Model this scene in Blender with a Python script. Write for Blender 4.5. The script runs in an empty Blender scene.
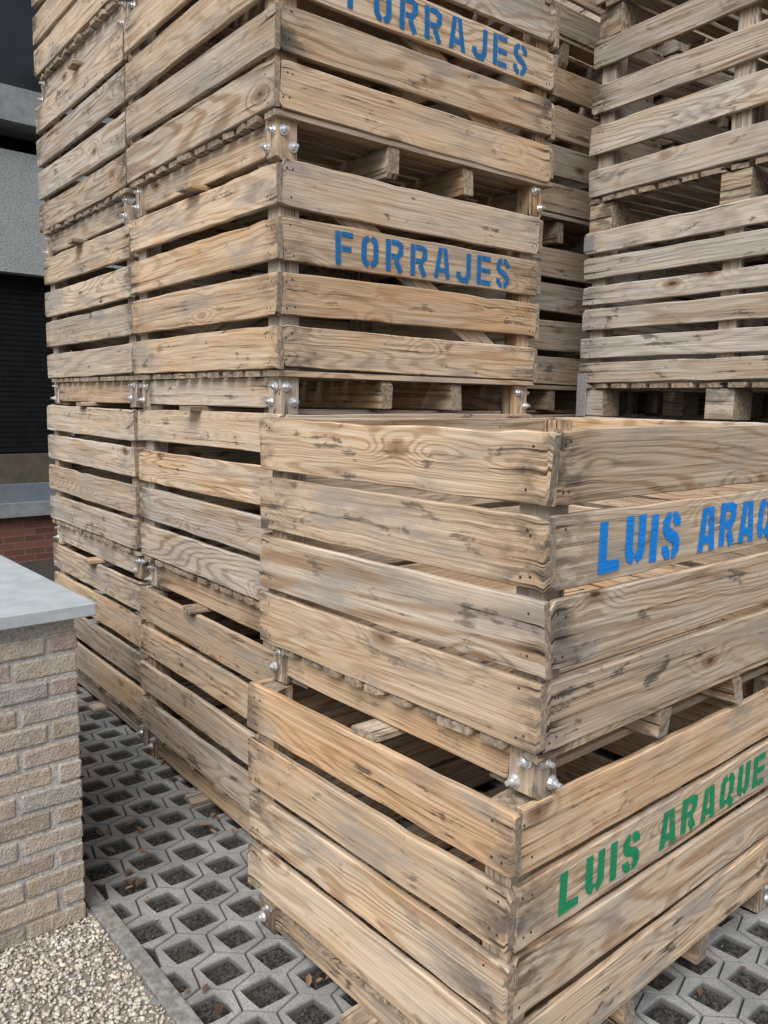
import bpy, math, random
from mathutils import Vector, Matrix
random.seed(11)
S=bpy.context.scene
COL=S.collection

# ------------------------------------------------------------------ helpers
class MB:
    def __init__(s): s.v=[];s.c=[];s.f=[];s.uv=[];s.m=[];s.sm=[]
    def obj(s,name,mats,parent=None,smooth=False):
        me=bpy.data.meshes.new(name); me.from_pydata(s.v,[],s.f)
        uvl=me.uv_layers.new(name='UVMap')
        flat=[]
        for u in s.uv:
            for a in u: flat+=[a[0],a[1]]
        uvl.data.foreach_set('uv',flat)
        ca=me.color_attributes.new('col','FLOAT_COLOR','POINT')
        ca.data.foreach_set('color',[x for c in s.c for x in c])
        for m in mats: me.materials.append(m)
        me.polygons.foreach_set('material_index',s.m)
        if smooth: me.polygons.foreach_set('use_smooth',[True]*len(s.f))
        me.update()
        o=bpy.data.objects.new(name,me); COL.objects.link(o)
        if parent: o.parent=parent
        return o
    def face(s,idx,uv,m=0): s.f.append(idx);s.uv.append(uv);s.m.append(m)

def board(mb,cen,ax,wd,L,W,T,tone=.5,N=7,bow=.004,jit=.0018,ch=.0028,mat=0,endm=1,skew=.006,tilt=0.0,tv=.42):
    ax=Vector(ax).normalized(); wd=Vector(wd).normalized(); nd=ax.cross(wd); cen=Vector(cen)
    if tilt:
        a=random.uniform(-tilt,tilt); ax2=ax*math.cos(a)+wd*math.sin(a); wd=wd*math.cos(a)-ax*math.sin(a); ax=ax2
    rnd=random.random(); u0=random.uniform(0,20)
    tone=min(1,max(0,tone+random.uniform(-tv,tv)))
    ss=[-L/2,-L/2+.012,-L/2+.035]+[-L/2+L*i/N for i in range(1,N)]+[L/2-.035,L/2-.012,L/2] if L>.2 else [-L/2,L/2]
    b=random.uniform(-bow,bow); bw=random.uniform(-bow,bow)*.8
    base=len(mb.v)
    sk=random.uniform(-skew,skew); sk2=random.uniform(-skew,skew)
    vv=[0,W-2*ch,W-ch*.6,W+T-ch,W+T,2*W+T-2*ch,2*W+T,2*W+2*T,2*W+2*T+ch]
    chip=[random.choice((0,0,0,.005,.014)) for _ in range(4)]
    for i,s in enumerate(ss):
        t=(s+L/2)/L; q=math.sin(math.pi*t)
        W1=W/2+random.uniform(-jit,jit); W2=W/2+random.uniform(-jit,jit)
        if random.random()<.05: W2-=.004
        if i==0: W1-=chip[0]; W2-=chip[1]
        if i==len(ss)-1: W1-=chip[2]; W2-=chip[3]
        T1=T/2; c2=ch*random.uniform(.6,1.6)
        pr=[(-W1+c2,-T1),(W2-c2,-T1),(W2,-T1+c2),(W2,T1-ch),(W2-ch,T1),(-W1+ch,T1),(-W1,T1-ch),(-W1,-T1+c2)]
        for (a,c) in pr:
            so=s
            if i==0: so+=sk*(a/W)*2
            if i==len(ss)-1: so+=sk2*(a/W)*2
            p=cen+ax*so+wd*(a+bw*q)+nd*(c+b*q)
            mb.v.append(tuple(p)); mb.c.append((rnd,tone,min(s+L/2,L/2-s),1))
    n=len(ss)
    for i in range(n-1):
        for j in range(8):
            j2=(j+1)%8
            mb.face((base+i*8+j,base+i*8+j2,base+(i+1)*8+j2,base+(i+1)*8+j),
                [(u0+ss[i],vv[j]),(u0+ss[i],vv[j+1]),(u0+ss[i+1],vv[j+1]),(u0+ss[i+1],vv[j])],mat)
    e=[(u0+.01*math.cos(j*.785),.03*math.sin(j*.785)) for j in range(8)]
    mb.face(tuple(base+j for j in reversed(range(8))),e,endm)
    mb.face(tuple(base+(n-1)*8+j for j in range(8)),e,endm)

def cyl(mb,c,d,r,h,n=8,mat=2,rot=0.0):
    d=Vector(d).normalized(); a=d.orthogonal().normalized(); b=d.cross(a); c=Vector(c)
    base=len(mb.v)
    for k in (0,1):
        for i in range(n):
            t=2*math.pi*i/n+rot
            mb.v.append(tuple(c+d*h*k+a*r*math.cos(t)+b*r*math.sin(t))); mb.c.append((.5,.5,.5,1))
    for i in range(n):
        j=(i+1)%n
        mb.face((base+i,base+j,base+n+j,base+n+i),[(0,0)]*4,mat)
    mb.face(tuple(base+n+i for i in range(n)),[(0,0)]*n,mat)

def box(mb,lo,hi,mat=0,rnd=None,jit=0.0):
    r=random.random() if rnd is None else rnd
    base=len(mb.v); lo=Vector(lo);hi=Vector(hi)
    J=lambda: random.uniform(-jit,jit)
    for z in (lo.z,hi.z):
        for (x,y) in ((lo.x,lo.y),(hi.x,lo.y),(hi.x,hi.y),(lo.x,hi.y)):
            mb.v.append((x+J(),y+J(),z+J())); mb.c.append((r,.5,.5,1))
    F=[(0,3,2,1),(4,5,6,7),(0,1,5,4),(1,2,6,5),(2,3,7,6),(3,0,4,7)]
    for f in F:
        P=[Vector(mb.v[base+i]) for i in f]
        if f in (F[0],F[1]): uv=[(p.x,p.y) for p in P]
        elif f in (F[2],F[4]): uv=[(p.x,p.z) for p in P]
        else: uv=[(p.y,p.z) for p in P]
        mb.face(tuple(base+i for i in f),uv,mat)

# ------------------------------------------------------------------ node helper
class NT:
    def __init__(s,name):
        s.mat=bpy.data.materials.new(name); s.mat.use_nodes=True
        s.t=s.mat.node_tree; s.t.nodes.clear()
        s.out=s.t.nodes.new('ShaderNodeOutputMaterial')
        s.b=s.t.nodes.new('ShaderNodeBsdfPrincipled')
        s.t.links.new(s.b.outputs[0],s.out.inputs[0])
    def n(s,typ,**k):
        nd=s.t.nodes.new(typ)
        for a,b in k.items(): setattr(nd,a,b)
        return nd
    def l(s,a,b): s.t.links.new(a,b)
    def set(s,inp,val):
        if isinstance(val,bpy.types.NodeSocket): s.l(val,inp)
        else: inp.default_value=val
    def math(s,op,a,b=0.0,c=None,clamp=False):
        m=s.n('ShaderNodeMath',operation=op,use_clamp=clamp)
        s.set(m.inputs[0],a); s.set(m.inputs[1],b)
        if c is not None: s.set(m.inputs[2],c)
        return m.outputs[0]
    def comb(s,x,y,z):
        m=s.n('ShaderNodeCombineXYZ'); s.set(m.inputs[0],x);s.set(m.inputs[1],y);s.set(m.inputs[2],z); return m.outputs[0]
    def noise(s,vec,scale=1,detail=2,rough=.5,dist=0):
        m=s.n('ShaderNodeTexNoise'); s.l(vec,m.inputs['Vector'])
        m.inputs['Scale'].default_value=scale;m.inputs['Detail'].default_value=detail
        m.inputs['Roughness'].default_value=rough;m.inputs['Distortion'].default_value=dist
        return m.outputs[0]
    def mr(s,v,a,b,c=0,d=1,smooth=True):
        m=s.n('ShaderNodeMapRange',interpolation_type='SMOOTHSTEP' if smooth else 'LINEAR')
        s.set(m.inputs[0],v)
        for i,x in enumerate((a,b,c,d)): s.set(m.inputs[i+1],x)
        return m.outputs[0]
    def mix(s,f,a,b,mode='MIX'):
        m=s.n('ShaderNodeMix',data_type='RGBA',blend_type=mode)
        s.set(m.inputs[0],f)
        for i,x in ((6,a),(7,b)):
            if isinstance(x,tuple): m.inputs[i].default_value=(x[0],x[1],x[2],1)
            else: s.l(x,m.inputs[i])
        return m.outputs[2]
    def bump(s,h,strength=.3,dist=.002,nrm=None):
        m=s.n('ShaderNodeBump'); s.l(h,m.inputs['Height'])
        m.inputs['Strength'].default_value=strength; m.inputs['Distance'].default_value=dist
        if nrm: s.l(nrm,m.inputs['Normal'])
        return m.outputs[0]

def attr(N):
    a=N.n('ShaderNodeAttribute',attribute_name='col'); sp=N.n('ShaderNodeSeparateColor'); N.l(a.outputs['Color'],sp.inputs[0]); return sp.outputs
def uvs(N):
    a=N.n('ShaderNodeUVMap'); sp=N.n('ShaderNodeSeparateXYZ'); N.l(a.outputs[0],sp.inputs[0]); return sp.outputs[0],sp.outputs[1]

def wood(name,warm=(.68,.49,.315),mid=(.65,.53,.395),grey=(.54,.495,.435)):
    N=NT(name); A=attr(N); r,tone,ed=A[0],A[1],A[2]; u,v=uvs(N)
    M=N.math
    rz=M('MULTIPLY',r,57.0)
    h=lambda k,a,b: N.mr(M('FRACT',M('MULTIPLY',r,k)),0,1,a,b,False)
    n1=N.noise(N.comb(M('MULTIPLY',u,h(13.7,.30,.8)),M('MULTIPLY',v,h(5.3,4,11)),rz),1,1,.4)
    vo=N.n('ShaderNodeTexVoronoi'); N.l(N.comb(M('MULTIPLY',u,2.5),M('MULTIPLY',v,5.6),M('MULTIPLY',r,191)),vo.inputs['Vector']); vo.inputs['Scale'].default_value=1
    wob=N.noise(N.comb(M('MULTIPLY',u,9),M('MULTIPLY',v,48),rz),1,2,.55)
    wc=M('SUBTRACT',wob,.5)
    d2=M('ADD',vo.outputs['Distance'],M('MULTIPLY',wc,.07))
    sw=N.mr(d2,.02,.34,1,0)
    p=M('ADD',M('ADD',n1,M('MULTIPLY',sw,.13)),M('MULTIPLY',wc,.02))
    ring=N.mr(M('SINE',M('MULTIPLY',p,h(29.1,80,190))),-.1,1.0,0,1)
    fib=N.noise(N.comb(M('MULTIPLY',u,5),M('MULTIPLY',v,340),rz),1,1,.6)
    fib2=N.noise(N.comb(M('MULTIPLY',u,1.6),M('MULTIPLY',v,75),rz),1,3,.68)
    wea=N.noise(N.comb(M('MULTIPLY',u,2.2),M('MULTIPLY',v,7),M('ADD',rz,9)),1,4,.66)
    st=N.noise(N.comb(M('MULTIPLY',u,7),M('MULTIPLY',v,17),M('ADD',rz,31)),1,4,.68,.3)
    base=N.mix(N.mr(tone,0,.5,0,1,False),grey,mid); base=N.mix(N.mr(tone,.5,1,0,1,False),base,warm)
    base=N.mix(h(17.31,0,.75),base,N.mix(1.0,base,(.62,.60,.58),'MULTIPLY'))
    base=N.mix(N.mr(wea,.52,.34,0,.6),base,N.mix(1.0,base,(1.04,.88,.71),'MULTIPLY'))
    col=N.mix(M('MULTIPLY',ring,h(7.7,.25,.8)),base,N.mix(1.0,base,(.60,.48,.38),'MULTIPLY'))
    col=N.mix(N.mr(fib,.4,.68,0,.55),col,N.mix(1.0,col,(.58,.54,.51),'MULTIPLY'))
    col=N.mix(N.mr(fib2,.48,.67,0,.55),col,N.mix(1.0,col,(.56,.53,.50),'MULTIPLY'))
    col=N.mix(N.mr(fib2,.46,.30,0,.35),col,(.72,.65,.54))
    col=N.mix(N.mr(wea,.51,.70,0,.75),col,(.27,.25,.225))
    col=N.mix(N.mr(d2,.07,.15,.7,0),col,(.20,.11,.055))
    col=N.mix(N.mr(d2,.015,.065,.9,0),col,(.05,.03,.02))
    sm=N.mr(M('ADD',st,M('MULTIPLY',M('SUBTRACT',fib2,.5),.30)),.595,.68,0,.85)
    col=N.mix(M('MULTIPLY',sm,h(41.3,.35,1.0)),col,(.06,.056,.053))
    ef=M('MULTIPLY',M('MULTIPLY',N.mr(ed,.0,h(3.9,.07,.30),1,0),N.mr(st,.42,.58,.12,.95)),h(3.1,.2,1.0))
    col=N.mix(ef,col,(.075,.067,.058))
    crf=N.mr(fib2,.69,.72,0,1)
    endc=M('MULTIPLY',N.mr(ed,.0,.12,1,0),N.mr(fib2,.59,.63,0,1))
    crf=M('MAXIMUM',crf,endc)
    col=N.mix(M('MULTIPLY',crf,.88),col,(.03,.024,.02))
    N.l(col,N.b.inputs['Base Color'])
    N.b.inputs['Roughness'].default_value=.93
    N.b.inputs['Specular IOR Level'].default_value=.10
    N.l(N.bump(M('SUBTRACT',fib2,M('MULTIPLY',N.mr(fib2,.63,.71,0,1),1.4)),.75,.003),N.b.inputs['Normal'])
    return N.mat
def endgrain(name):
    N=NT(name); g=N.n('ShaderNodeNewGeometry'); A=attr(N)
    n=N.noise(g.outputs['Position'],70,3,.7)
    col=N.mix(N.mr(n,.3,.7),(.13,.10,.075),(.43,.34,.24))
    col=N.mix(N.mr(A[0],0,1,0,.45),col,(.14,.12,.10))
    N.l(col,N.b.inputs['Base Color']); N.b.inputs['Roughness'].default_value=.9
    return N.mat
def simple(name,col,rough=.6,metal=0,var=.25,scale=20,bump=0,bd=.003,spec=.5):
    N=NT(name); g=N.n('ShaderNodeNewGeometry')
    n=N.noise(g.outputs['Position'],scale,4,.65)
    dk=tuple(c*(1-var) for c in col); lt=tuple(min(1,c*(1+var)) for c in col)
    N.l(N.mix(N.mr(n,.3,.7),dk,lt),N.b.inputs['Base Color'])
    N.b.inputs['Roughness'].default_value=rough; N.b.inputs['Metallic'].default_value=metal
    N.b.inputs['Specular IOR Level'].default_value=spec
    if bump: N.l(N.bump(n,bump,bd),N.b.inputs['Normal'])
    return N.mat
def paint(name,col,thr=.36):
    N=NT(name); u,v=uvs(N)
    n=N.noise(N.comb(N.math('MULTIPLY',u,22),N.math('MULTIPLY',v,170),0.0),1,3,.7)
    n2=N.noise(N.comb(u,v,0.0),45,2,.6)
    N.l(N.mix(N.mr(n,.3,.7),tuple(c*.75 for c in col),tuple(min(1,c*1.2) for c in col)),N.b.inputs['Base Color'])
    N.b.inputs['Roughness'].default_value=.8; N.b.inputs['Specular IOR Level'].default_value=.2
    tr=N.n('ShaderNodeBsdfTransparent'); mx=N.n('ShaderNodeMixShader')
    al=N.mr(N.math('ADD',N.math('MULTIPLY',n,.65),N.math('MULTIPLY',n2,.35)),thr-.03,thr+.07,.2,.95)
    N.l(al,mx.inputs[0]); N.l(tr.outputs[0],mx.inputs[1]); N.l(N.b.outputs[0],mx.inputs[2]); N.l(mx.outputs[0],N.out.inputs[0])
    return N.mat

M_wood=wood('weathered_pine'); M_end=endgrain('end_grain')
M_woodG=wood('grey_weathered_pine',(.60,.50,.37),(.58,.525,.45),(.57,.545,.495))
M_zinc=simple('zinc_bolt',(.72,.73,.74),.35,.7,.2,150)
M_nail=simple('rusty_nail',(.05,.035,.03),.7,.3,.3,200)
M_blueF=paint('faded_blue_paint',(.018,.14,.36),.34); M_blueL=paint('blue_paint',(.010,.22,.68),.31); M_green=paint('green_paint',(.015,.25,.11),.35)

# ------------------------------------------------------------------ stencil letters
def glyph(ch,w,t):
    x0=t/2;x1=w-t/2;y0=t/2*.78;y1=1-t/2*.78;g=.04
    if ch=='L': return [[(x0,1),(x0,y0),(w,y0)]]
    if ch=='I': return [[(t/2,1),(t/2,0)]]
    if ch=='U': return [[(x0,1),(x0,.28),(x0+.05,.17),(w/2-g,y0)],[(x1,1),(x1,.28),(x1-.05,.17),(w/2+g,y0)]]
    if ch=='S': return [[(x1,.70),(x1,.80),(w*.70,y1),(w*.5+.02,y1)],
                        [(w*.5-g,y1),(w*.30,y1),(x0,.80),(x0,.66),(w*.3,.56),(w*.7,.44),(x1,.34),(x1,.20),(w*.70,y0),(w*.5+g,y0)],
                        [(w*.5-.02,y0),(w*.30,y0),(x0,.20),(x0,.30)]]
    if ch=='A':
        xa=t*.46; xt=w*.5-t*.48
        q=lambda y: xa+y*(xt-xa)+t*.46
        res=[[(xa,0),(xt,1)],[(w-xa,0),(w-xt,1)]]
        if w-2*q(.26)>.05: res.append([(q(.26)+.006,.26),(w-q(.26)-.006,.26)])
        return res
    if ch=='R': return [[(x0,0),(x0,1)],[(x0+t/2+g*.6,y1),(w*.68,y1),(x1,.84),(x1,.64),(w*.68,.48),(x0+t/2+g*.6,.48)],[(w*.58,.48-t/2-.01),(x1,0)]]
    if ch=='O': return [[(w/2-g,y1),(x0+.06,.85),(x0,.74),(x0,.26),(x0+.06,.15),(w/2-g,y0)],[(w/2+g,y1),(x1-.06,.85),(x1,.74),(x1,.26),(x1-.06,.15),(w/2+g,y0)]]
    if ch=='Q': return [[(w/2-g,y1),(x0+.06,.85),(x0,.74),(x0,.26),(x0+.06,.15),(w/2-g*1.5,y0)],[(w/2+g,y1),(x1-.06,.85),(x1,.74),(x1,.32)],[(w*.55,.28),(w*1.0,-.03)]]
    if ch=='E': return [[(x0,0),(x0,1)]]+[[(x0+t/2+g*.6,y),(w,y)] for y in (y0,.5,y1)]
    if ch=='F': return [[(x0,0),(x0,1)]]+[[(x0+t/2+g*.6,y),(w*k,y)] for y,k in ((.5,.9),(y1,1))]
    if ch=='J': return [[(x1,1),(x1,.26),(w*.70,y0),(w*.34,y0),(x0,.2),(x0,.34)]]
    return []
def strip(pts,t,diag=False):
    P=[Vector(p) for p in pts]; out=[]
    for i,p in enumerate(P):
        if i==0: d=(P[1]-p).normalized(); n=Vector((-d.y,d.x)); s=1
        elif i==len(P)-1: d=(p-P[i-1]).normalized(); n=Vector((-d.y,d.x)); s=1
        else:
            a=(p-P[i-1]).normalized(); b=(P[i+1]-p).normalized()
            n=(Vector((-a.y,a.x))+Vector((-b.y,b.x))).normalized(); s=1/max(.5,n.dot(Vector((-a.y,a.x))))
        if diag: n=Vector((-1,0)); s=1
        k=1.0 if abs(n.x)>.5 else .80
        out.append((p+n*t/2*s*k,p-n*t/2*s*k))
    return out
def lettering(word,x_start,x_end,z0,h,t,mat,parent,y=-.0022,slant=0.0,lw=.66,gap=.26,amp=.003):
    ws=[]
    for c in word: ws.append(0.40 if c==' ' else (t if c=='I' else (lw*1.08 if c in 'AQR' else lw)))
    tot=sum(ws)+gap*(len(word)-1); sx=(x_end-x_start)/tot
    mb=MB(); x=0
    for c,w in zip(word,ws):
        jz=random.uniform(-amp,amp); jr=random.uniform(-.03,.03)
        for pi,pl in enumerate(glyph(c,w,t)):
            st=strip(pl,t*(.94 if c=='A' else 1),diag=(c=='A' and pi<2)); b=len(mb.v)
            for (a,bb) in st:
                for q in (a,bb):
                    mb.v.append((x_start+(x+q.x+(slant+jr)*q.y)*sx,y,z0+q.y*h+jz)); mb.c.append((.5,.5,.5,1))
            for i in range(len(st)-1):
                idx=(b+2*i,b+2*i+1,b+2*i+3,b+2*i+2)
                mb.face(idx,[(mb.v[k][0],mb.v[k][2]) for k in idx],0)
        x+=w+gap
    return mb.obj('stencil_lettering',[mat],parent)

# ------------------------------------------------------------------ crates
def crate(loc,phi,WR=1.22,WL=1.22,tone=.5,nsl=4,sh=.138,brace=False,midpost=False,blocks=False,text=None,mat=None,detail=True,ch=.8,bracket=False,tones=None,tilt=.007,zb=.147):
    mb=MB(); th=.02; H=ch-zb
    gp=(H-nsl*sh)/(nsl-1)
    NN=13 if detail else 3
    for k in range(nsl):
        zc=zb+sh/2+k*(sh+gp)
        tk=tone if tones is None else tones[k]
        tv=.42 if tones is None else .15
        w=lambda: sh+random.uniform(-.012,.007)
        textrow = (text is not None and k==nsl-2)
        zj=lambda: random.uniform(-.005,.005)
        board(mb,(th/2,WL/2+random.uniform(-.004,.002),zc+zj()),(0,1,0),(0,0,1),WL+random.uniform(-.008,.006),w(),th,tk,NN,tilt=tilt,tv=tv)
        board(mb,(WR-th/2,WL/2,zc+zj()),(0,1,0),(0,0,1),WL,w(),th,tk,NN,tilt=tilt,tv=tv)
        f0=th+.0025
        if textrow: board(mb,(WR/2,th/2,zc),(1,0,0),(0,0,1),WR-2*f0,sh,th,.45,NN,bow=0,tv=.1)
        else: board(mb,(WR/2,th/2,zc+zj()),(1,0,0),(0,0,1),WR-2*f0,w(),th,tk,NN,tilt=tilt,tv=tv)
        board(mb,(WR/2,WL-th/2,zc),(1,0,0),(0,0,1),WR-2*f0,w(),th,tk,NN,tilt=tilt,tv=tv)
        if detail:
            for dz in (-.045,.042):
                for e in (.04,.062):
                    for yy in ((e,WL-e)):
                        if random.random()<.8: cyl(mb,(0.0005,yy+random.uniform(-.009,.009),zc+dz*sh/.148+random.uniform(-.01,.01)),(-1,0,0),.0034,.0012,6,3)
                    for xx in ((e,WR-e)):
                        if random.random()<.8: cyl(mb,(xx+random.uniform(-.009,.009),0.0005,zc+dz*sh/.148+random.uniform(-.01,.01)),(0,-1,0),.0034,.0012,6,3)
    pw=.075
    for (cx,cy) in ((0,0),(1,0),(0,1),(1,1)):
        x=th+.006+pw/2 if cx==0 else WR-th-.006-pw/2
        y=th+.006+pw/2 if cy==0 else WL-th-.006-pw/2
        h=ch-.012
        board(mb,(x,y,.002+h/2),(0,0,1),(1,0,0),h,pw,pw,tone,3,bow=.001)
        if detail and not blocks:
            sx=-1 if cx==0 else 1; sy=-1 if cy==0 else 1
            for (dz,dd) in ((.098,-.018),(.042,.02)):
                dz+=random.uniform(-.008,.008); dd+=random.uniform(-.006,.006)
                c=Vector((x+sx*(pw/2+.001),y+dd,dz)); cyl(mb,c,(sx,0,0),.017,.003,12); cyl(mb,c,(sx,0,0),.011,.013,6,rot=random.random()); cyl(mb,c,(sx,0,0),.006,.027,8)
                c=Vector((x+dd,y+sy*(pw/2+.001),dz)); cyl(mb,c,(0,sy,0),.017,.003,12); cyl(mb,c,(0,sy,0),.011,.013,6,rot=random.random()); cyl(mb,c,(0,sy,0),.006,.027,8)
    y=.006
    while y<WL-.05:
        bw=random.choice((.07,.085,.095)); bw=min(bw,WL-.006-y)
        board(mb,(WR/2+random.uniform(-.004,.004),y+bw/2,zb-.0115),(1,0,0),(0,1,0),WR-.010+random.uniform(-.008,.008),bw,.019,tone,3,ch=.0012)
        y+=bw+random.uniform(.012,.03)
    if not blocks:
        sh_=zb-.0225-.022
        for fx in (0,.36,.66,1):
            x=.052+fx*(WR-.104); edge=fx in (0,1)
            y0=th+pw+.008 if edge else .012
            board(mb,(x,WL/2,.022+sh_/2),(0,1,0),(0,0,1),WL-2*y0,sh_,.042 if edge else .048,tone,4,bow=.002)
        board(mb,(WR/2-.02,WL*.5+random.uniform(-.06,.06),.0105),(1,0,0),(0,1,0),WR+.035,.095,.019,tone+.1,3)
        for yy in (.14,WL-.14):
            board(mb,(WR/2,yy,.0105),(1,0,0),(0,1,0),WR-.10,.08,.019,tone,3)
    else:
        for fx in (0,.5,1):
            for fy in (0,.5,1):
                x=.07+fx*(WR-.14); yy=.07+fy*(WL-.14)
                board(mb,(x,yy,.063),(0,1,0),(1,0,0),.125,.115,.118,tone,2,bow=0)
    if midpost:
        board(mb,(th+.004+.012,WL/2,zb+H/2),(0,0,1),(0,1,0),H-.01,.08,.022,tone,3)
        board(mb,(WR/2,th+.004+.012,zb+H/2),(0,0,1),(1,0,0),H-.01,.08,.022,tone,3)
        board(mb,(WR-th-.016,WL*.5,zb+H/2),(0,.8,.55),(0,-.55,.8),WL*.7,.08,.02,tone,3)
    if brace:
        dx=WR*.78; dz=-(H-.07)
        v=Vector((dx,0,dz)).normalized(); wv=Vector((-v.z,0,v.x))
        board(mb,(WR*.5,th+.016,zb+H/2),v,wv,math.hypot(dx,dz)-.02,.085,.019,tone+.3,4)
        v2=Vector((dx,0,-dz)).normalized(); wv2=Vector((-v2.z,0,v2.x))
        board(mb,(WR*.5,WL-th-.016,zb+H/2),v2,wv2,math.hypot(dx,dz)-.02,.085,.019,tone,4)
    if bracket:
        box(mb,(-.004,WL-.055,ch-.075),(-.001,WL+.003,ch-.01),2); box(mb,(-.004,WL-.05,.0),(-.001,WL+.003,.19),2)
    o=mb.obj('wooden_crate',[mat or M_wood,M_end,M_zinc,M_nail])
    o.location=loc; o.rotation_euler=(0,0,phi)
    if text:
        word,xs,xe,h,t,m,sl,lw,lg=text
        zc=zb+sh/2+(nsl-2)*(sh+gp)
        lettering(word,xs,xe,zc-h/2,h,t,m,o,slant=sl,lw=lw,gap=lg)
    return o
R=math.radians
def dirs(phi): return Vector((math.cos(phi),math.sin(phi),0)),Vector((-math.sin(phi),math.cos(phi),0))

# foreground pair
crate((.284,1.585,0),R(41.2),1.41,1.05,.75,sh=.149,text=('LUIS ARAQUE',.165,1.20,.100,.25,M_green,.02,.68,.24),tones=[.5,.55,.85,1.0],tilt=.008,zb=.135)
crate((.330,1.600,.801),R(41.0),1.41,1.07,.55,sh=.156,text=('LUIS ARAQUE',.175,1.21,.112,.26,M_blueL,.03,.70,.20),tones=[.6,.4,.45,.55],zb=.123,tilt=.005)

# corner stack + left stack + behind stacks
pb=R(38.2); r,l=dirs(pb); F=Vector((-.352,2.65,0))
def jit(a=.012): return Vector((random.uniform(-a,a),random.uniform(-a,a),0))
for k in range(5):
    tx=('FORRAJES',.225,1.065,.108,.20,M_blueF,0,.66,.30) if k==2 else (('FORRAJES',.27,1.12,.108,.20,M_blueF,0,.66,.30) if k>2 else None)
    crate(F+jit(.006)-r*(.012 if k>2 else 0)+Vector((0,0,k*.8005)),pb+R(random.uniform(-.5,.5)),1.255 if k<3 else 1.305,1.215,.5 if k>=2 else .35,brace=k>=2,text=tx)
    crate(F+l*1.265+r*.01+jit(.010)+Vector((0,0,k*.8005)),pb+R(random.uniform(-.2,.6)),1.225,1.29,.38 if k>=2 else .28)
    crate(F+r*1.34+l*.37+jit()+Vector((0,0,k*.8005)),pb+R(random.uniform(-.5,.5)),1.225,1.225,.25,detail=False)
    crate(F+r*1.34+l*1.64+jit()+Vector((0,0,k*.8005)),pb,1.225,1.225,.35,detail=False)
# right stacks
pr=R(34.2); r2,l2=dirs(pr); G=Vector((.875,3.735,0))-l2*1.42
for k in range(5):
    if k<3: crate(G+jit(.006)+Vector((0,0,k*.8005)),pr,1.3,1.42,.2,nsl=6,sh=.088,midpost=True,blocks=True,mat=M_woodG,bracket=True)
    else: crate(G+jit(.006)+Vector((0,0,k*.8005)),pr,1.3,1.42,.6,nsl=4,sh=.120,midpost=True,blocks=True,mat=M_woodG)
for k in range(8):
    for (a,b_) in ((1.36,0),(2.72,0),(1.0,1.75),(2.36,1.75),(3.72,1.75)):
        if k>=6 and b_==0: continue
        crate(G+r2*a+l2*b_+jit()+Vector((0,0,k*.8005)),pr,1.3,1.42,.3,detail=False,mat=M_woodG,sh=.15)

# ------------------------------------------------------------------ ground
ra,la=dirs(R(40))
def ground_mat():
    N=NT('dark_grit'); g=N.n('ShaderNodeNewGeometry'); Pp=g.outputs['Position']
    vo=N.n('ShaderNodeTexVoronoi'); N.l(Pp,vo.inputs['Vector']); vo.inputs['Scale'].default_value=130
    n=N.noise(Pp,4,3,.6)
    c=N.mix(N.mr(vo.outputs['Color'],.2,.95),(.008,.008,.008),(.075,.07,.062))
    c=N.mix(N.mr(n,.5,.7,0,.6),c,(.026,.028,.014))
    N.l(c,N.b.inputs['Base Color']); N.b.inputs['Roughness'].default_value=.95
    N.l(N.bump(vo.outputs['Distance'],1,.006),N.b.inputs['Normal']); return N.mat
mb=MB(); b=150
mb.v=[(-b,-b,-.020),(b,-b,-.020),(b,b,-.020),(-b,b,-.020)]; mb.c=[(.5,.5,.5,1)]*4; mb.face((0,1,2,3),[(0,0)]*4)
mb.obj('ground',[ground_mat()])

def paver_mat():
    N=NT('concrete_paver'); g=N.n('ShaderNodeNewGeometry'); Pp=g.outputs['Position']; A=attr(N)
    n=N.noise(Pp,4,5,.68); n2=N.noise(Pp,170,2,.7)
    c=N.mix(N.mr(n,.3,.7),(.18,.187,.185),(.38,.385,.38))
    c=N.mix(N.mr(n2,.35,.7,0,.7),c,(.14,.14,.135))
    c=N.mix(N.math('MULTIPLY',A[0],.40),c,(.18,.18,.17))
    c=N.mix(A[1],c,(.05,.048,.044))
    N.l(c,N.b.inputs['Base Color']); N.b.inputs['Roughness'].default_value=.9
    N.l(N.bump(n2,.6,.003),N.b.inputs['Normal']); return N.mat
mb=MB(); HR=.093; rowp=math.sqrt(3)*HR*.95; colp=1.5*HR
pa=R(-3); ca,sa=math.cos(pa),math.sin(pa)
kp=Vector((-.909,2.457,0))
def side(x,y): return (Vector((x,y,0))-kp).dot(ra)
hex12=[]
for k in range(12):
    a=math.radians(30*k); rr=HR if k%2==0 else HR*math.cos(math.radians(30)); hex12.append((math.cos(a)*rr,math.sin(a)*rr*.95))
hw,hh=.070,.063
dia=[]
for k in range(12):
    a=math.radians(30*k); c_,s_=math.cos(a),math.sin(a); q=1/((abs(c_)/hw)**1.05+(abs(s_)/hh)**1.05)**(1/1.05); dia.append((c_*q,s_*q))
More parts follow.
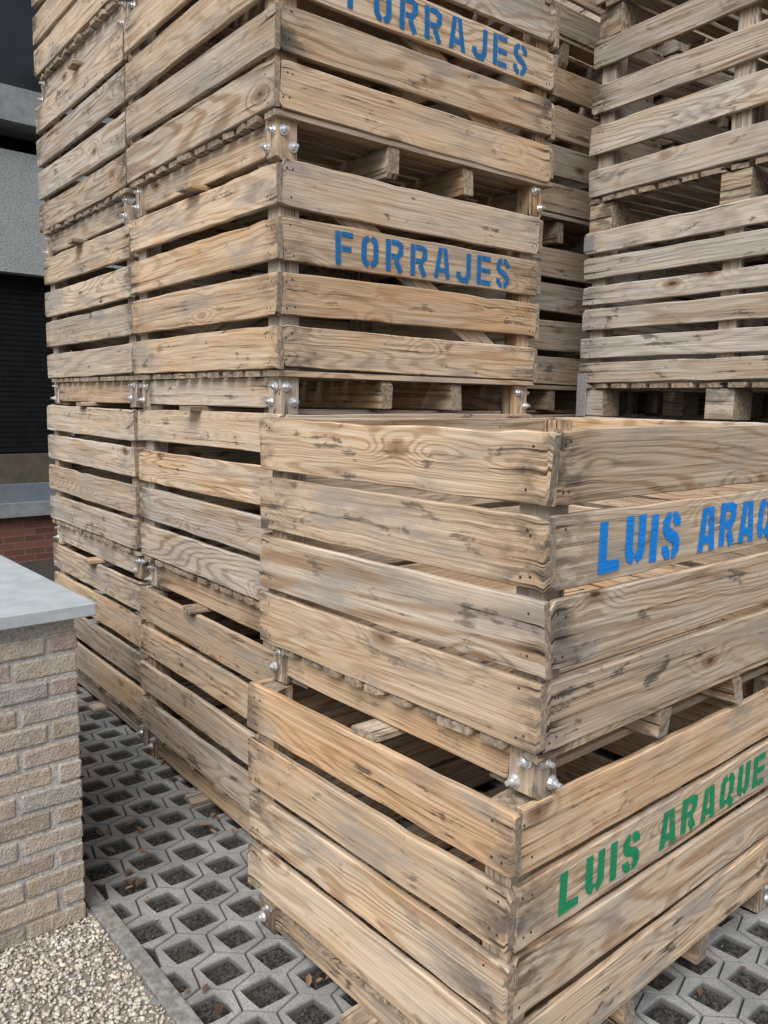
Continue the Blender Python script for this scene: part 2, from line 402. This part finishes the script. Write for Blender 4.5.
for i in range(-34,38):
    for j in range(-8,44):
        x=i*colp; y=.3+j*rowp+(rowp/2 if i%2 else 0)
        X=x*ca-y*sa; Y=x*sa+y*ca
        if side(X,Y)<-.02: continue
        base=len(mb.v); rn=random.random(); dz=random.uniform(-.0015,.0015); rj=random.uniform(.95,1.07)
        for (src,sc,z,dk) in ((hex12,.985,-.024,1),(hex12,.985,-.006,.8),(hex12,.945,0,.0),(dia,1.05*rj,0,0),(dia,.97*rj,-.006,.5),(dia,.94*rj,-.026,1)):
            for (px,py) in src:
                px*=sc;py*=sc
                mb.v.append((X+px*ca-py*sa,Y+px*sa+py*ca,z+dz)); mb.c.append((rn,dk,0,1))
        for q in range(5):
            for k in range(12):
                k2=(k+1)%12
                mb.face((base+q*12+k,base+q*12+k2,base+(q+1)*12+k2,base+(q+1)*12+k),[(0,0)]*4)
mb.obj('grid_paving',[paver_mat()])

mb=MB()
ko=kp-ra*.01
for i in range(-3,6):
    s0=i*1.0; box(mb,(-.025,s0+.003,-.05),(.03,s0+.997,.010))
M_conc=simple('kerb_concrete',(.19,.19,.18),.9,0,.35,40,.5)
k=mb.obj('concrete_kerb',[M_conc]); k.location=ko; k.rotation_euler=(0,0,R(40))
bv=k.modifiers.new('b','BEVEL'); bv.width=.004; bv.segments=2

def gravel_mat():
    N=NT('gravel_stones'); A=attr(N)
    cr=N.n('ShaderNodeValToRGB'); N.l(A[0],cr.inputs[0]); e=cr.color_ramp.elements
    e[0].color=(.20,.17,.14,1); e[1].color=(.66,.62,.56,1)
    for p_,c_ in ((.25,(.42,.37,.30,1)),(.5,(.50,.46,.40,1)),(.7,(.26,.26,.26,1)),(.85,(.50,.43,.33,1))):
        q=e.new(p_); q.color=c_
    N.l(cr.outputs[0],N.b.inputs['Base Color']); N.b.inputs['Roughness'].default_value=.8; return N.mat
mb=MB()
quad=[ko-ra*.02+la*-3, ko-ra*.02+la*5, ko-ra*6+la*5, ko-ra*6+la*-3]
for q in quad: mb.v.append((q.x,q.y,-.004)); mb.c.append((.2,0,0,1))
mb.face((0,1,2,3),[(0,0)]*4,1)
ph=(1+5**.5)/2
ico=[Vector(p).normalized() for p in ((-1,ph,0),(1,ph,0),(-1,-ph,0),(1,-ph,0),(0,-1,ph),(0,1,ph),(0,-1,-ph),(0,1,-ph),(ph,0,-1),(ph,0,1),(-ph,0,-1),(-ph,0,1))]
icf=[(0,11,5),(0,5,1),(0,1,7),(0,7,10),(0,10,11),(1,5,9),(5,11,4),(11,10,2),(10,7,6),(7,1,8),(3,9,4),(3,4,2),(3,2,6),(3,6,8),(3,8,9),(4,9,5),(2,4,11),(6,2,10),(8,6,7),(9,8,1)]
def pebble(mb,X,Y,zz,rad,rn,m=0):
    rot=Matrix.Rotation(random.uniform(0,6.28),3,Vector((random.random(),random.random(),random.random()+.01)).normalized())
    sx,sy,sz=random.uniform(.8,1.35),random.uniform(.7,1.1),random.uniform(.5,.8)
    base=len(mb.v)
    for p in ico:
        q=rot@Vector((p.x*sx,p.y*sy,p.z*sz))*rad
        mb.v.append((X+q.x,Y+q.y,zz+q.z)); mb.c.append((rn,0,0,1))
    for f in icf: mb.face(tuple(base+t for t in f),[(0,0)]*3,m)
for _ in range(13000):
    a=random.uniform(.03,1.1); bb=random.uniform(-1.15,.25)
    c=ko-ra*a+la*bb
    pebble(mb,c.x,c.y,random.uniform(-.002,.003),random.uniform(.0035,.0085)*(1.3 if random.random()<.1 else 1),random.random())
gsub=simple('gravel_base',(.28,.25,.21),.95,0,.5,160,1,.01)
mb.obj('gravel',[gravel_mat(),gsub],smooth=True)

mb=MB()
for _ in range(4200):
    X=random.uniform(-1.6,1.9);Y=random.uniform(1.2,3.9)
    if side(X,Y)<.03: continue
    if random.random()<.6 and (X>0 and Y>2.2): continue
    pebble(mb,X,Y,-.020,random.uniform(.003,.006),random.random())
Ng=NT('dark_chippings'); Ag=attr(Ng); Ng.l(Ng.mix(Ag[0],(.012,.012,.012),(.12,.115,.10)),Ng.b.inputs['Base Color']); Ng.b.inputs['Roughness'].default_value=.9
mb.obj('paving_chippings',[Ng.mat],smooth=True)

# leaves
def leaf_mat():
    N=NT('dry_leaf'); A=attr(N)
    N.l(N.mix(A[0],(.06,.035,.022),(.25,.155,.09)),N.b.inputs['Base Color']); N.b.inputs['Roughness'].default_value=.85; return N.mat
mb=MB()
spots=[]
for (cx,cy,n,sp) in ((-.60,3.0,9,.05),(-.13,2.14,8,.04),(-.84,2.58,9,.06),(-.95,2.9,6,.12),(-1.0,3.6,5,.2),(-.5,2.5,4,.25),(-.55,2.15,4,.15),(.6,1.4,3,.2),(1.2,2.1,4,.2),(-.3,2.0,3,.15)):
    for _ in range(n):
        X=random.gauss(cx,sp);Y=random.gauss(cy,sp)
        if side(X,Y)>.03: spots.append((X,Y))
for (X,Y) in spots:
    s=random.uniform(.010,.022); a=random.uniform(0,6.28); rn=random.random(); base=len(mb.v)
    tl=random.uniform(-.4,.4)
    for (px,py,pz) in ((-1,0,0),(-.4,.5,.35),(.3,.55,.4),(1,0,.15),(.3,-.5,.3),(-.4,-.55,.3),(-.3,0,0),(.35,0,.05)):
        px*=s*1.3;py*=s*.9
        mb.v.append((X+px*math.cos(a)-py*math.sin(a),Y+px*math.sin(a)+py*math.cos(a),.004+pz*s*1.2+tl*px*.5+.004)); mb.c.append((rn,0,0,1))
    for f in ((0,6,1),(1,6,7,2),(2,7,3),(0,5,6),(5,4,7,6),(4,3,7)): mb.face(tuple(base+t for t in f),[(0,0)]*len(f))
mb.obj('fallen_leaves',[leaf_mat()])

# ------------------------------------------------------------------ brick garden wall with stone coping
def brick_mat(name,cols):
    N=NT(name); A=attr(N); g=N.n('ShaderNodeNewGeometry'); Pp=g.outputs['Position']
    cr=N.n('ShaderNodeValToRGB'); N.l(A[0],cr.inputs[0]); e=cr.color_ramp.elements
    e[0].color=cols[0]+(1,); e[1].color=cols[-1]+(1,)
    for i in range(1,len(cols)-1):
        q=e.new(i/(len(cols)-1)); q.color=cols[i]+(1,)
    n=N.noise(Pp,30,4,.7); n2=N.noise(Pp,140,2,.6); n3=N.noise(Pp,14,3,.6)
    c=N.mix(N.mr(n,.46,.70,0,.65),cr.outputs[0],(.46,.44,.40))
    c=N.mix(N.mr(n3,.5,.75,0,.6),c,(.22,.18,.15))
    c=N.mix(N.mr(n2,.5,.75,0,.6),c,(.15,.13,.11))
    N.l(c,N.b.inputs['Base Color']); N.b.inputs['Roughness'].default_value=.92
    h=N.math('ADD',n,N.math('MULTIPLY',n2,.6))
    N.l(N.bump(h,1,.008),N.b.inputs['Normal']); return N.mat
wall=bpy.data.objects.new('brick_garden_wall',None); COL.objects.link(wall)
wall.location=(-.926,2.387,0); wall.rotation_euler=(0,0,R(41.2))
WX,WY,WH=1.5,1.8,.99
mb=MB(); box(mb,(-WX+.006,.006,-.03),(-.006,WY-.006,WH))
mort=simple('mortar',(.37,.365,.35),.95,0,.3,90,.9,.006)
mb.obj('mortar_core',[mort],wall)
mb=MB(); bl,bh,gp=.19,.056,.0125; zc=0; row=0
while zc+bh<WH+.002:
    for sidei in range(4):
        ln=WX if sidei%2==0 else WY
        x=-(.1 if row%2 else 0)-random.uniform(0,.02)
        while x<ln:
            a=max(0,x); b_=min(ln,x+bl+random.uniform(-.007,.006))
            if b_-a>.03:
                e=random.uniform(-.003,.003); d0,d1=0+e,.09
                z0=zc+random.uniform(-.002,.002); z1=zc+bh+random.uniform(-.003,.002)
                if sidei==0: lo,hi=(-b_,d0,z0),(-a,d1,z1)
                elif sidei==2: lo,hi=(-b_,WY-d1,z0),(-a,WY-d0,z1)
                else:
                    if a<.096: a=.0975
                    if b_>WY-.097: b_=WY-.0975
                    if b_-a<.02: x+=bl+gp; continue
                    if sidei==1: lo,hi=(-d1,a,z0),(-d0,b_,z1)
                    else: lo,hi=(-WX+d0,a,z0),(-WX+d1,b_,z1)
                box(mb,lo,hi,jit=.002)
            x+=bl+gp
    zc+=bh+gp; row+=1
o=mb.obj('bricks',[brick_mat('old_brick',[(.25,.21,.17),(.40,.33,.25),(.44,.39,.32),(.32,.25,.22),(.42,.37,.30),(.28,.27,.265)])],wall)
bv=o.modifiers.new('b','BEVEL'); bv.width=.006; bv.segments=2
mb=MB(); box(mb,(-WX-.04,-.045,.995),(.045,WY+.04,1.035))
o=mb.obj('stone_coping',[simple('bluestone',(.36,.405,.43),.55,0,.12,14,.15,.002)],wall)
bv=o.modifiers.new('b','BEVEL'); bv.width=.004; bv.segments=3

# ------------------------------------------------------------------ house
house=bpy.data.objects.new('brick_house',None); COL.objects.link(house)
house.location=(-3.6,8,0); house.rotation_euler=(0,0,R(41.2))
def hb(name,lo,hi,mat):
    m=MB(); box(m,lo,hi); return m.obj(name,[mat],house)
N=NT('house_brick'); u,v=uvs(N)
bt=N.n('ShaderNodeTexBrick'); N.l(N.comb(u,v,0.0),bt.inputs['Vector'])
bt.inputs['Scale'].default_value=1; bt.inputs['Brick Width'].default_value=.2; bt.inputs['Row Height'].default_value=.065; bt.inputs['Mortar Size'].default_value=.006
bt.inputs['Color1'].default_value=(.12,.045,.035,1); bt.inputs['Color2'].default_value=(.20,.08,.06,1); bt.inputs['Mortar'].default_value=(.15,.12,.10,1)
N.l(bt.outputs[0],N.b.inputs['Base Color']); N.b.inputs['Roughness'].default_value=.9; N.l(N.bump(bt.outputs['Fac'],-.5,.01),N.b.inputs['Normal'])
M_hb=N.mat
M_render=simple('grey_render',(.29,.31,.31),.95,0,.2,60,.7,.01)
M_cc=simple('concrete_band',(.21,.225,.235),.9,0,.2,8)
M_glass=simple('dark_glass',(.015,.018,.022),.12,0,.2,2)
M_fr=simple('window_frame',(.14,.17,.20),.5,0,.1,10)
M_dark=simple('dark_shutter_and_gap_shade',(.010,.0105,.012),.8,0,.2,10,spec=.1)  # shutter colour, reused as painted shade in the recess
X0,X1=-6,8
hb('brick_plinth',(X0,0,-.05),(X1,4,.46),M_hb)
hb('window_sill',(X0,-.08,.463),(X1,.3,.60),M_cc)
hb('sill_face',(X0,-.02,.602),(X1,.3,.78),M_fr)
hb('lower_panel',(X0,.06,.783),(X1,.3,1.07),simple('panel_ochre',(.08,.07,.05),.7,0,.2,10))
hb('window_glass',(X0,.16,1.073),(X1,4,2.817),M_glass)
m=MB()
for i in range(34): box(m,(X0,.145,1.09+i*.05),(X1,.158,1.09+i*.05+.043))
m.obj('roller_shutter',[M_dark],house)
hb('rendered_wall',(X0,0,2.82),(X1,4,3.94),M_render)
hb('recess',(X0,.35,3.943),(X1,4,4.157),M_dark)  # shadow gap: its shade is painted in with the near-black colour
hb('concrete_band',(X0,-.15,4.16),(X1,4,4.47),M_cc)
hb('upper_glazing',(X0,.1,4.473),(X1,4,6.6),M_glass)
hb('roof',(X0-.3,-.4,6.603),(X1+.3,4.3,6.85),M_cc)
m=MB()
x=X0+.7
while x<X1: box(m,(x,.02,4.475),(x+.07,.098,6.6)); box(m,(x,.08,1.075),(x+.07,.128,2.815)); x+=1.45
m.obj('window_mullions',[M_fr],house)

# ------------------------------------------------------------------ camera, light, world
cam=bpy.data.cameras.new('Camera'); co=bpy.data.objects.new('Camera',cam); COL.objects.link(co)
cam.lens=810/1024*36; cam.sensor_width=36; cam.sensor_fit='AUTO'; cam.clip_end=600; cam.clip_start=.05
co.matrix_world=Matrix.Translation((0,0,1.65))@Matrix.Rotation(R(90-7.74),4,'X')@Matrix.Rotation(R(1.0),4,'Z')
S.camera=co
w=bpy.data.worlds.new('World'); S.world=w; w.use_nodes=True; nt=w.node_tree
bg=nt.nodes['Background']; sky=nt.nodes.new('ShaderNodeTexSky'); sky.sky_type='NISHITA'; sky.sun_disc=False
el,az=R(50),R(197)
sky.sun_elevation=el; sky.sun_rotation=az; sky.dust_density=4; sky.air_density=1
hs=nt.nodes.new('ShaderNodeHueSaturation'); hs.inputs['Saturation'].default_value=.6
nt.links.new(sky.outputs[0],hs.inputs['Color']); nt.links.new(hs.outputs[0],bg.inputs[0]); bg.inputs[1].default_value=.15
sd=bpy.data.lights.new('Sun','SUN'); sd.energy=3.0; sd.angle=R(45); sd.color=(1,.985,.96)
so=bpy.data.objects.new('Sun',sd); COL.objects.link(so)
d=Vector((math.sin(az)*math.cos(el),math.cos(az)*math.cos(el),math.sin(el)))
so.rotation_euler=d.to_track_quat('Z','Y').to_euler()
S.view_settings.view_transform='Standard'; S.view_settings.look='None'; S.view_settings.exposure=0
